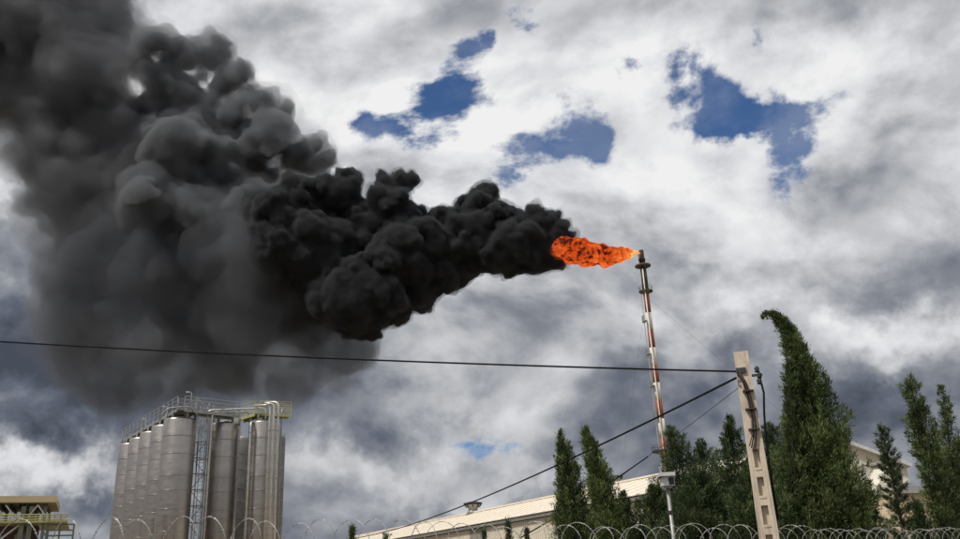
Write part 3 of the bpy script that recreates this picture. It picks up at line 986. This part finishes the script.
def column_tree(name, label, cat, axis, d, n, mat, seed, plume=.55, k=42, group=None, out=.42, open_=0.0, L=.14, Wd=.0115, shade=0.0):
    """axis: (px, py, half width px) from the tip down; crown of upright feathery branchlets round a possibly bent axis"""
    rng = np.random.default_rng(seed)
    P = []
    for px, py, r in axis:
        p = at(px, py, d)
        P.append((p.x, p.y, p.z, r * mpp(p)))
    base = Vector((P[-1][0], P[-1][1], 0))
    if P[-1][2] > .9:
        P.append((P[-1][0], P[-1][1], .7, P[-1][3] * .9))
    P = np.array(P, np.float64)
    P[:, :2] -= np.array([base.x, base.y])
    seg = np.linalg.norm(np.diff(P[:, :3], axis=0), axis=1)
    wgt = seg * (P[:-1, 3] + P[1:, 3] + .12)
    wgt /= wgt.sum()
    n = int(n * 1.35)
    si = rng.choice(len(seg), n, p=wgt)
    q, T = poly_sample(P, si + rng.uniform(0, 1, n))
    T = -T                                    # towards the tip
    X1 = np.cross(T, np.array([0.0, 1.0, 0.0]))
    X1 /= np.linalg.norm(X1, axis=1, keepdims=True)
    Y1 = np.cross(T, X1)
    a = rng.uniform(0, 2 * PI, n)
    lump = 1 + .20 * np.sin(3 * a + q[:, 2] * 1.7 + seed) + .16 * np.sin(5 * a - q[:, 2] * 3.3) + .10 * np.sin(q[:, 2] * 6 + 2 * a)
    rad = np.sqrt(rng.uniform(.12, 1.0, n)) * lump
    o = X1 * np.cos(a)[:, None] + Y1 * np.sin(a)[:, None]
    R_ = np.maximum(q[:, 3], .03)
    PL = np.minimum(plume, .25 + R_ * .9) * rng.uniform(.55, 1.25, n)
    PL *= 1 + (rng.uniform(0, 1, n) > .88) * .7
    D = T + o * out * rng.uniform(.5, 1.4, (n, 1)) + np.array([0, 0, .22]) + rng.normal(0, .10, (n, 3))
    D /= np.linalg.norm(D, axis=1, keepdims=True)
    tipc = q[:, :3] + o * (rad * R_)[:, None]                # where the branchlet ends
    B = tipc - D * (PL * .8)[:, None]
    tint0 = rng.normal(.32, .20, n) + .30 * (rad / lump - .8) - shade + .25 * (lump - 1)  # inner and hollow branchlets tinted darker, crown shade painted into the colour
    if open_:
        keep = (np.sin(a * 2 + q[:, 2] * 4.0) + np.sin(q[:, 2] * 8 + a) * .8 + rng.normal(0, .5, n)) > (open_ * 2 - 1.6)
        B, D, PL, tint0 = B[keep], D[keep], PL[keep], tint0[keep]
    nb = len(B)
    k = int(k * 1.45)
    f = rng.uniform(0, 1, (nb, k)) ** .8
    sp = (.085 * (1.05 - f))[..., None] * rng.normal(0, 1, (nb, k, 3)) * (PL / .5)[:, None, None] ** .7
    C = B[:, None] + D[:, None] * (f * PL[:, None])[..., None] + sp
    C[..., 2] += .05 * np.sin(f * 3)
    bd = D[:, None] + sp * 5.5
    bd /= np.linalg.norm(bd, axis=2, keepdims=True)
    C, bd = C.reshape(-1, 3), bd.reshape(-1, 3)
    Vv, Fq = blades(C, bd, np.full(len(C), L), np.full(len(C), Wd), rng, 1)
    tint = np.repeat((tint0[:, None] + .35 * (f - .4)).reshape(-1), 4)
    tr = empty(name, base)
    tag(tr, label, cat, group)
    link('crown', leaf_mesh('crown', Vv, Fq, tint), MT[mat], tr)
    limbs = []
    for i in rng.integers(0, nb, 60):
        cc = B[i]
        tt = P[np.argmin(abs(P[:, 2] - max(cc[2] - .5, .4)))]
        limbs.append(((tt[0], tt[1], max(cc[2] - .5, .3)), tuple(cc + D[i] * PL[i] * .5), .018))
    trunk_mesh(np.vstack([np.array([[0, 0, 0, 0]]), P[::-1]]), .075, rng, limbs).build('trunk', MT['bark'], tr, smooth=True)
    return tr


def conifer(name, label, top, d, rpx, mat, seed, nb=90, up=.25, L=.16, Wd=.009, k=6, group=None, lean=0.0, dens=18, low=.12, power=.8):
    """whorled branches with needle tufts"""
    rng = np.random.default_rng(seed)
    p = at(*top, d)
    H = p.z
    rad = rpx * mpp(p)
    base = Vector((p.x - lean, p.y, 0))
    PP, DD, limbs = [], [], []
    for b in range(nb):
        t = low + (1 - low) * (b / nb) ** .85
        a = b * 2.399 + rng.uniform(-.4, .4)
        ln3 = rad * ((1 - t) ** power + .06) * rng.uniform(.65, 1.2)
        el_ = up + .55 * t + rng.uniform(-.15, .15)
        dv = np.array([math.cos(a) * math.cos(el_), math.sin(a) * math.cos(el_), math.sin(el_)])
        s = np.array([lean * t, 0, H * t - .1])
        n = max(int(dens * ln3 / .5), 5)
        f = rng.uniform(.12, 1, n)
        side = np.cross(dv, [0, 0, 1.0])
        off = rng.normal(0, .16, (n, 1)) * side * (ln3 * (1.1 - f))[:, None] * 1.1
        off[:, 2] += rng.normal(0, .04, n)
        pts = s + dv * (ln3 * f)[:, None] + off
        pts[:, 2] += .10 * ln3 * f ** 2
        PP.append(pts)
        DD.append(np.repeat((dv + np.array([0, 0, .35]))[None], n, 0) + rng.normal(0, .25, (n, 3)))
        limbs.append((tuple(s), tuple(s + dv * ln3 * .85), .012 + .02 * (1 - t)))
    n = 40
    f = np.linspace(.75, 1.0, n)
    PP.append(np.stack([lean * f, 0 * f, H * f - .05], 1) + rng.normal(0, .03, (n, 3)))
    DD.append(np.repeat(np.array([[0, 0, 1.0]]), n, 0) + rng.normal(0, .5, (n, 3)))
    PP, DD = np.concatenate(PP), np.concatenate(DD)
    Vv, Fq = blades(PP, DD, L * rng.uniform(.7, 1.3, len(PP)), np.full(len(PP), Wd), rng, k)
    tr = empty(name, base)
    tag(tr, label, 'tree' if H > 2.2 else 'plant', group)
    link('crown', leaf_mesh('crown', Vv, Fq, np.repeat(rng.normal(.35, .2, len(PP)), 4 * k)), MT[mat], tr)
    trunk_mesh(np.array([[lean * q, 0, H * q, 0] for q in (0, .25, .5, .75, 1.0)]), .10, rng, limbs).build('trunk', MT['bark'], tr, smooth=True)
    return tr


CG = 'cypresses behind the wall'
column_tree('cypress_tree', 'tall dark cypress with tip bent over towards the pole', 'tree',
            [(764, 317, 1), (768, 315, 1.5), (775, 316, 2.5), (782, 322, 4.5), (789, 334, 7.5), (796, 352, 11), (803, 375, 16), (810, 400, 22), (816, 430, 30), (819, 465, 39), (822, 500, 47), (826, 545, 55)],
            26, 1500, 'cypress', 21, .75, 46, CG)
column_tree('cypress_tree', 'lower shoulder cypress hugging the bent one on the pole side', 'tree',
            [(790, 362, 2), (791, 375, 5), (793, 400, 9), (794, 440, 12), (795, 490, 14), (797, 545, 16)], 25.3, 260, 'cypress', 27, .6, 42, CG, shade=.12)
column_tree('cypress_tree', 'slim cypress of the pair, the one nearer the roof ventilator in the distance', 'tree',
            [(560, 433, 1.5), (562, 445, 4), (565, 460, 8), (569, 485, 14), (573, 515, 18), (576, 550, 20)], 27, 460, 'cypress', 22, .6, 42, CG)
column_tree('cypress_tree', 'slim leaning cypress of the pair, the one nearer the camera mast', 'tree',
            [(585, 430, 2), (588, 440, 5), (593, 458, 9), (600, 485, 13), (606, 515, 16), (611, 550, 18)], 26, 460, 'cypress', 23, .6, 42, CG, shade=-.1)
JG = 'junipers by the house'
column_tree('juniper_tree', 'feathery open juniper with ragged tip beside the plastered house', 'tree',
            [(906, 378, 3), (910, 384, 7), (914, 400, 11), (921, 425, 13), (930, 455, 14), (940, 490, 15), (946, 550, 18)], 29, 360, 'cypress', 24, .8, 40, JG, .75, .35)
column_tree('juniper_tree', 'thin juniper cut by the frame edge beyond the feathery one', 'tree',
            [(942, 388, 1.5), (944, 402, 4), (947, 425, 9), (951, 460, 15), (955, 500, 20), (960, 550, 26)], 31, 340, 'cypress', 25, .8, 40, JG, .7, .25)
column_tree('juniper_tree', 'low dark juniper filling the gap at the frame edge', 'tree',
            [(968, 440, 4), (968, 465, 14), (966, 500, 24), (966, 550, 30)], 33, 420, 'cypress', 26, .7, 42, JG, .7, 0, shade=.12)
PG = 'conifers between the mast and the pole'
PINES = [('loose conifer rising behind the camera mast with pointed side tops', [(670, 428, 2), (674, 440, 9), (680, 458, 19), (684, 480, 27), (686, 510, 32), (688, 550, 34)], 30, 480, .75, .1, 0),
         ('pointed conifer just beside the concrete pole, under the thin wire', [(730, 418, 2), (731, 432, 7), (733, 450, 14), (735, 480, 22), (737, 515, 27), (738, 550, 29)], 28, 420, .6, .1, 0),
         ('shorter conifer between the two pointed ones', [(700, 442, 2), (702, 455, 10), (706, 475, 19), (708, 505, 25), (710, 550, 28)], 32, 380, .75, 0, .08),
         ('conifer squeezed between the concrete pole and the bent cypress', [(770, 424, 3), (772, 440, 12), (774, 465, 20), (776, 500, 26), (778, 550, 28)], 31, 400, .75, .1, 0),
         ('bushy conifer low behind the mast beside the warehouse wall', [(656, 488, 3), (655, 500, 12), (654, 520, 19), (654, 550, 22)], 27, 260, .8, .15, 0),
         ('dense low conifer in front of the pointed ones, before the pole', [(700, 474, 4), (699, 490, 20), (698, 515, 32), (698, 550, 38)], 25, 480, .8, 0, .1),
         ('dense low conifer right behind the foot of the pole', [(752, 466, 4), (754, 485, 18), (756, 515, 28), (758, 550, 34)], 24, 440, .8, 0, .1),
         ('small dark conifer between the leaning cypress and the mast', [(622, 495, 2), (625, 508, 7), (629, 525, 12), (632, 550, 15)], 29, 200, .6, .1, .05)]
for i, (lab, ax, d, n, out, op, shd) in enumerate(PINES):
    column_tree('conifer_tree', lab, 'tree', ax, d, n, 'pine', 31 + i, .7, 42, PG, out, op, .15, .0115, shd)
conifer('pine_tree', 'dark spiky conifer standing against the white roof edge of the hall', (881, 424), 31, 23, 'pine', 39, 70, .10, .17, .009, 7, None, dens=30, power=.6)
conifer('pine_tree', 'small young pine in front of the cream house wall', (916, 500), 27, 22, 'pine', 40, 60, .35, .17, .010, 7, None, dens=26, power=.6)
column_tree('conifer_tree', 'low conifer between the bent cypress and the house', 'tree', [(868, 482, 2), (867, 495, 7), (866, 515, 11), (866, 550, 14)], 29, 200, 'pine', 41, .6, 42, None, .6)
for i, (px, py, d, r, lab) in enumerate(((508, 519, 24, 16, 'young pine top against the warehouse wall, the tallest there'), (484, 529, 25, 10, 'small sapling tip beside the young pine at the warehouse'),
                                          (527, 527, 26, 9, 'narrow sapling tip below the short dark cable'), (352, 525, 22, 7, 'small leafy tip where the black cable meets the frame edge'),
                                          (386, 534, 24, 8, 'leafy tip at the far corner of the warehouse'))):
    conifer('sapling', lab, (px, py), d, r, 'shrub' if i > 2 else 'pine', 60 + i, 34, .6, .13, .011, 5, 'saplings by the warehouse', dens=22, low=.5)

# ---------------------------------------------------------------- smoke and flame
def upsample(g, shape):
    """smooth interpolation of a coarse random grid on a fine one"""
    for ax in range(3):
        m, n = g.shape[ax], shape[ax]
        x = np.linspace(0, m - 1.001, n)
        i = x.astype(int)
        t = x - i
        t = t * t * (3 - 2 * t)
        a = np.take(g, i, axis=ax)
        b = np.take(g, i + 1, axis=ax)
        sh = [1, 1, 1]
        sh[ax] = n
        t = t.reshape(sh).astype(np.float32)
        g = a * (1 - t) + b * t
    return g.astype(np.float32)


def vnoise(shape, h, wave, rng):
    c = [max(int(s * h / wave) + 3, 3) for s in shape]
    return upsample(rng.uniform(-1, 1, c).astype(np.float32), shape)


def surface_nets(F, iso, org, h):
    S = F < iso
    nx, ny, nz = F.shape
    c = S[:-1, :-1, :-1].astype(np.int8)
    tot = np.zeros((nx - 1, ny - 1, nz - 1), np.int8)
    for i in (0, 1):
        for j in (0, 1):
            for k in (0, 1):
                tot += S[i:nx - 1 + i, j:ny - 1 + j, k:nz - 1 + k]
    act = (tot > 0) & (tot < 8)
    idx = np.full(act.shape, -1, np.int64)
    A = np.argwhere(act)
    idx[act] = np.arange(len(A))
    acc = np.zeros((len(A), 3), np.float32)
    cnt = np.zeros(len(A), np.float32)
    cor = [(i, j, k) for i in (0, 1) for j in (0, 1) for k in (0, 1)]
    val = {q: F[A[:, 0] + q[0], A[:, 1] + q[1], A[:, 2] + q[2]] - iso for q in cor}
    for q in cor:
        for ax in range(3):
            if q[ax] == 0:
                r = list(q)
                r[ax] = 1
                a, b = val[q], val[tuple(r)]
                hit = (a < 0) != (b < 0)
                t = np.where(hit, a / np.where(hit, a - b, 1), 0)
                p = np.array(q, np.float32)[None, :].repeat(len(A), 0)
                p[:, ax] += t
                acc += p * hit[:, None]
                cnt += hit
    P = (A + acc / cnt[:, None]) * h + org
    quads = []
    for ax in range(3):
        b, c_ = [(1, 2), (2, 0), (0, 1)][ax]
        sl0 = [slice(1, -1)] * 3
        sl1 = [slice(1, -1)] * 3
        sl0[ax] = slice(0, F.shape[ax] - 1)
        sl1[ax] = slice(1, F.shape[ax])
        s0, s1 = S[tuple(sl0)], S[tuple(sl1)]
        for flip, mask in ((False, s0 & ~s1), (True, ~s0 & s1)):
            E = np.argwhere(mask)
            if not len(E):
                continue
            E[:, b] += 1
            E[:, c_] += 1
            def cell(db, dc):
                e = E.copy()
                e[:, b] -= db
                e[:, c_] -= dc
                return idx[e[:, 0], e[:, 1], e[:, 2]]
            q = np.stack([cell(1, 1), cell(0, 1), cell(0, 0), cell(1, 0)], 1)
            quads.append(q[:, ::-1] if flip else q)
    return P, np.concatenate(quads)


def bud(sph, n, lo, hi, rng, out=0.85, lean=None):
    """smaller heads budding from the surface of each sphere"""
    res = []
    for c, r in sph:
        for _ in range(n):
            d = rng.normal(size=3)
            if lean is not None:
                d = d + np.array(lean)
            d /= np.linalg.norm(d)
            rr = r * rng.uniform(lo, hi)
            res.append((c + d * (r * out - rr * 0.25), rr))
    return res


def field(sph, h, pad, warp, rng):
    C = np.array([c for c, r in sph], np.float32)
    Rr = np.array([r for c, r in sph], np.float32)
    lo = (C - Rr[:, None]).min(0) - pad
    hi = (C + Rr[:, None]).max(0) + pad
    shape = tuple(int(x) + 2 for x in (hi - lo) / h)
    F = np.full(shape, 50.0, np.float32)
    ax = [lo[i] + np.arange(shape[i], dtype=np.float32) * h for i in range(3)]
    D = [np.zeros(shape, np.float32) for _ in range(3)]
    for wave, amp in warp:
        for i in range(3):
            D[i] += vnoise(shape, h, wave, rng) * amp
    wm = sum(a for w, a in warp)
    for c, r in zip(C, Rr):
        m = r + wm + pad
        sl = []
        for i in range(3):
            a = max(int((c[i] - m - lo[i]) / h), 0)
            b = min(int((c[i] + m - lo[i]) / h) + 2, shape[i])
            sl.append(slice(a, b))
        sl = tuple(sl)
        X = ax[0][sl[0]][:, None, None] + D[0][sl] - c[0]
        Y = ax[1][sl[1]][None, :, None] + D[1][sl] - c[1]
        Z = ax[2][sl[2]][None, None, :] + D[2][sl] - c[2]
        F[sl] = np.minimum(F[sl], np.sqrt(X * X + Y * Y + Z * Z) - r)
    for i in range(3):                      # round the creases a little
        F = (np.roll(F, 1, i) + 2 * F + np.roll(F, -1, i)) / 4
    F[[0, -1]] = 50
    F[:, [0, -1]] = 50
    F[:, :, [0, -1]] = 50
    return F, lo


def smoke_mat(name, dens, alb, aniso=0.2):
    m, nt, out = new_mat(name)
    p = nd(nt, 'ShaderNodeVolumePrincipled', {'Color': (*alb, 1), 'Density': dens, 'Anisotropy': aniso})
    nt.links.new(p.outputs[0], out.inputs['Volume'])
    return m


FLARE_D = 160.0
U = FLARE_D / FPX * 1.02                    # metres to one photograph pixel out there


def puffs(lst, rng, depth=0.5, toward=0.0):
    res = []
    for px, py, r in lst:
        d = FLARE_D - toward * max(600 - px, 0) / 600 + rng.uniform(-depth, depth) * r * U
        p = at(px, py, d)
        k = d / math.cos(ray(px, py).z) / FLARE_D
        res.append((np.array(p, np.float32), r * U * .85 * k))
    return res


YOUNG = [(556, 247, 15), (545, 258, 15), (538, 224, 19), (552, 216, 9), (560, 226, 8), (525, 245, 26), (520, 225, 16), (530, 262, 12), (505, 250, 24),
         (484, 193, 13), (478, 208, 20), (497, 215, 17), (470, 232, 26), (490, 250, 26), (462, 258, 26), (440, 222, 18),
         (430, 250, 30), (445, 275, 18), (384, 182, 10), (398, 181, 10), (410, 180, 7), (385, 205, 22), (400, 230, 28), (392, 262, 34),
         (420, 290, 18), (345, 180, 14), (336, 196, 20), (360, 222, 28), (345, 255, 36), (385, 300, 26), (400, 312, 12), (350, 300, 36),
         (284, 218, 33), (300, 240, 36), (275, 248, 24), (318, 262, 30), (318, 205, 26), (370, 322, 16), (300, 195, 20), (352, 312, 22), (570, 237, 6), (562, 238, 8), (556, 262, 8), (564, 265, 5)]
OLD = [(327, 165, 18), (300, 160, 28), (272, 135, 32), (255, 110, 26), (228, 85, 28), (205, 60, 24), (160, 42, 18), (180, 58, 22), (215, 42, 12), (170, 90, 34),
       (225, 140, 44), (180, 150, 48), (250, 180, 46), (130, 130, 42), (80, 105, 50), (60, 55, 55), (100, 30, 40), (20, 40, 50), (18, 95, 42),
       (65, 150, 45), (100, 190, 50), (160, 210, 55), (220, 220, 50), (62, 190, 34), (85, 235, 38), (-30, 30, 50), (-35, 85, 40), (60, -10, 50), (110, -15, 28), (0, -30, 50),
       (-70, -20, 60), (-80, 60, 50), (42, 145, 36), (318, 300, 30), (300, 280, 30), (335, 318, 20), (300, 318, 18), (275, 285, 22), (322, 322, 18)]
VEIL = [(100, 270, 45), (150, 280, 55), (205, 285, 55), (250, 270, 45), (95, 310, 38), (85, 335, 32), (110, 350, 32), (150, 330, 48), (200, 335, 44), (245, 325, 44),
        (290, 310, 40), (95, 365, 18), (130, 368, 18), (276, 362, 20), (70, 290, 30), (62, 330, 22), (120, 385, 20), (165, 380, 22), (215, 378, 18), (90, 385, 16), (300, 345, 24), (335, 340, 24), (180, 368, 20), (225, 362, 22), (265, 380, 14), (325, 362, 18), (360, 345, 18), (300, 370, 18), (240, 385, 14), (292, 342, 26), (345, 335, 22)]

smoke = empty('smoke_plume', at(640, 250, FLARE_D))
smoke.location = (smoke.location.x, smoke.location.y, 0)
tag(smoke, 'black billowing smoke plume drifting from the burning flare over the silos', 'smoke', kind='stuff')
sl0 = Vector(smoke.location)


def fbm(shape, h, waves, rng, stretch=(1, 1, 1)):
    n = np.zeros(shape, np.float32)
    for w, am in waves:
        c = [max(int(s * h / (w * st)) + 3, 3) for s, st in zip(shape, stretch)]
        n += upsample(rng.uniform(-1, 1, c).astype(np.float32), shape) * am
    return n


def smoke_shells(name, lst, h, pad, warp, shells, buds, rng, depth, toward, stretch=(1, 1, 1), split=999):
    """each shell: (offset, material, [(wavelength, amplitude)] that tears its edge)"""
    parts = []
    for px, py, r in lst:                   # the broad masses are clusters of medium heads
        if r > split:
            parts.append((px, py, r * .8))
            parts += [(px + rng.uniform(-.7, .7) * r, py + rng.uniform(-.7, .7) * r, r * rng.uniform(.36, .58)) for _ in range(10)]
        else:
            parts.append((px, py, r))
    s1 = puffs(parts, rng, depth, toward)
    allp = list(s1)
    cur = s1
    for n, lo, hi, out in buds:
        cur = bud(cur, n, lo, hi, rng, out)
        allp += cur
    F, lo_ = field(allp, h, pad, warp, rng)
    for iso, mat, waves in shells:
        G = F + fbm(F.shape, h, waves, rng, stretch) if waves else F
        G[[0, -1]] = 50
        G[:, [0, -1]] = 50
        G[:, :, [0, -1]] = 50
        P, Q = surface_nets(G, iso, lo_, h)
        me = np_mesh(name, P - np.array(sl0, np.float32), Q)
        print(name, F.shape, len(Q), flush=True)
        o = link(name, me, mat, smoke, smooth=True)
        o['kind'] = 'stuff'


rs = np.random.default_rng(5)
SM_A = smoke_mat('fresh_soot', 2.2, (.115, .12, .128))
SM_A2 = smoke_mat('fresh_soot_fringe', 0.30, (.115, .12, .128))
SM_B1 = smoke_mat('drifting_soot_skin', 0.28, (.30, .312, .332))
SM_D = smoke_mat('fading_soot', 0.13, (.31, .32, .34))
SM_D2 = smoke_mat('fading_soot_fringe', 0.045, (.31, .32, .34))
SM_B = smoke_mat('drifting_soot', 0.65, (.30, .312, .332))
SM_B2 = smoke_mat('drifting_soot_fringe', 0.035, (.30, .312, .332))
SM_C = smoke_mat('thin_soot', 0.085, (.22, .232, .255))
SM_C2 = smoke_mat('thin_soot_fringe', 0.03, (.22, .232, .255))
smoke_shells('dense_smoke', YOUNG, 0.28, 1.0, [(9, .9), (3.5, .5), (1.5, .25)],
             [(0.05, SM_A, [(2.2, .25), (1.1, .22), (.6, .16)]), (0.45, SM_A2, [(3, .5), (1.3, .35), (.7, .2)])],
             [(11, .34, .58, .98), (6, .30, .5, 1.0), (4, .3, .5, 1.0)], rs, 0.5, 0.0)
TORN = [(12, 1.8), (5, 1.1), (2.4, .6), (1.2, .35)]
smoke_shells('drifting_smoke', [q for q in OLD if q[0] >= 120], 0.5, 3.4, [(18, 2.2), (7, 1.2), (3, .5)],
             [(-1.0, SM_B, [(9, .9), (4, .6), (2, .45), (1.1, .3)]), (-0.2, SM_B1, [(10, 1.0), (4, .6), (2, .45), (1.1, .35)]), (0.8, SM_B2, TORN)],
             [(9, .34, .6, .95), (6, .3, .5, 1.0), (3, .3, .5, 1.0)], rs, 0.9, -24.0, split=22)
smoke_shells('fading_smoke', [q for q in OLD if q[0] < 135], 0.6, 4.0, [(18, 2.2), (7, 1.4), (3, .6)],
             [(-1.4, SM_D, [(9, 1.4), (4, .9), (2, .5), (1.1, .3)]), (-0.3, SM_D, [(10, 1.6), (5, 1.0), (2.2, .6), (1.2, .35)]), (0.8, SM_D2, TORN), (1.6, SM_D2, [(14, 2.4), (6, 1.4), (2.6, .7), (1.3, .4)])],
             [(9, .34, .6, .95), (6, .3, .5, 1.0), (2, .3, .5, 1.0)], rs, 0.9, -30.0, split=22)
smoke_shells('thin_smoke', VEIL, 0.75, 6.0, [(20, 3.5), (9, 2.2), (4, .8)],
             [(-3.0, SM_C, [(16, 3.5), (7, 2.0), (3.5, 1.1), (1.8, .6)]), (-1.5, SM_C, [(18, 3.5), (8, 2.2), (4, 1.2), (2, .6)]), (0.0, SM_C, [(15, 3.2), (7, 2.4), (3.2, 1.2), (1.7, .6)]),
              (1.2, SM_C2, [(20, 4), (9, 2.6), (4, 1.3), (2, .7)]), (2.4, SM_C2, [(20, 4.5), (8, 2.8), (4, 1.4), (2, .7)])],
             [(8, .35, .6, .9), (3, .35, .6, .9)], rs, 0.9, -24.0, (1, 1, 1.7))

# flame
fl_list = []
cx = [(636, 253, 2.0), (631, 253.5, 4.0), (625, 254, 6.0), (618, 254.5, 8.0), (610, 255, 9.8), (602, 255.5, 11.5), (593, 255, 12.8), (584, 253, 13), (575, 251, 13.5), (566, 250.5, 12.5), (559, 250, 10)]
rf = np.random.default_rng(3)
fs = []
for px, py, r in cx:
    fs.append((np.array(at(px, py, FLARE_D - 1.0), np.float32), r * U))
b1 = bud(fs, 12, .3, .55, rf, .85)
b2 = bud(b1, 2, .4, .6, rf, .75)
F, lo_ = field(fs + b1 + b2, 0.16, 0.6, [(3.0, .6), (1.2, .3)], rf)
P, Q = surface_nets(F, 0.0, lo_, 0.16)
fo = at(640, 250, FLARE_D)
flame_me = np_mesh('flame', P - np.array(fo, np.float32), Q)
m, nt, out = new_mat('burning_gas')
ge = nd(nt, 'ShaderNodeNewGeometry')
co_ = nd(nt, 'ShaderNodeTexCoord').outputs['Object']
wv = V(nt, 'MULTIPLY_ADD', V(nt, 'SUBTRACT', NOI(nt, co_, 0.5, 3.0, 0.6, color=True), (.5, .5, .5)), (2.2, 2.2, 2.2), co_)
n1 = NOI(nt, V(nt, 'MULTIPLY', wv, (.55, 1, 1)), 0.42, 6.0, 0.68)
pt = SS(nt, ge.outputs['Pointiness'], 0.42, 0.56)
f = M(nt, 'MULTIPLY_ADD', pt, 0.30, M(nt, 'MULTIPLY', n1, 1.02))
sx = nd(nt, 'ShaderNodeSeparateXYZ', {0: co_}).outputs[0]
f = M(nt, 'ADD', f, SS(nt, sx, -8.0, -0.5, 0.0, 0.20))     # the gas burns hottest next to the tip
rp = nd(nt, 'ShaderNodeValToRGB', {0: f})
st = [(0.50, (.010, .003, .002)), (0.62, (.10, .014, .006)), (0.72, (.55, .065, .010)), (0.85, (.84, .15, .024)), (0.97, (1.0, .36, .08)), (1.0, (1.25, .62, .20))]
while len(rp.color_ramp.elements) < len(st):
    rp.color_ramp.elements.new(.5)
for e, (p_, c_) in zip(rp.color_ramp.elements, st):
    e.position = p_
    e.color = (*c_, 1)
rp.color_ramp.interpolation = 'EASE'
em = nd(nt, 'ShaderNodeEmission', {0: rp.outputs[0], 1: 1.0})
nt.links.new(em.outputs[0], out.inputs[0])
fo_ = link('flame', flame_me, m, None, fo, smooth=True)
tag(fo_, 'ragged orange flame blowing sideways off the flare tip', 'flame')
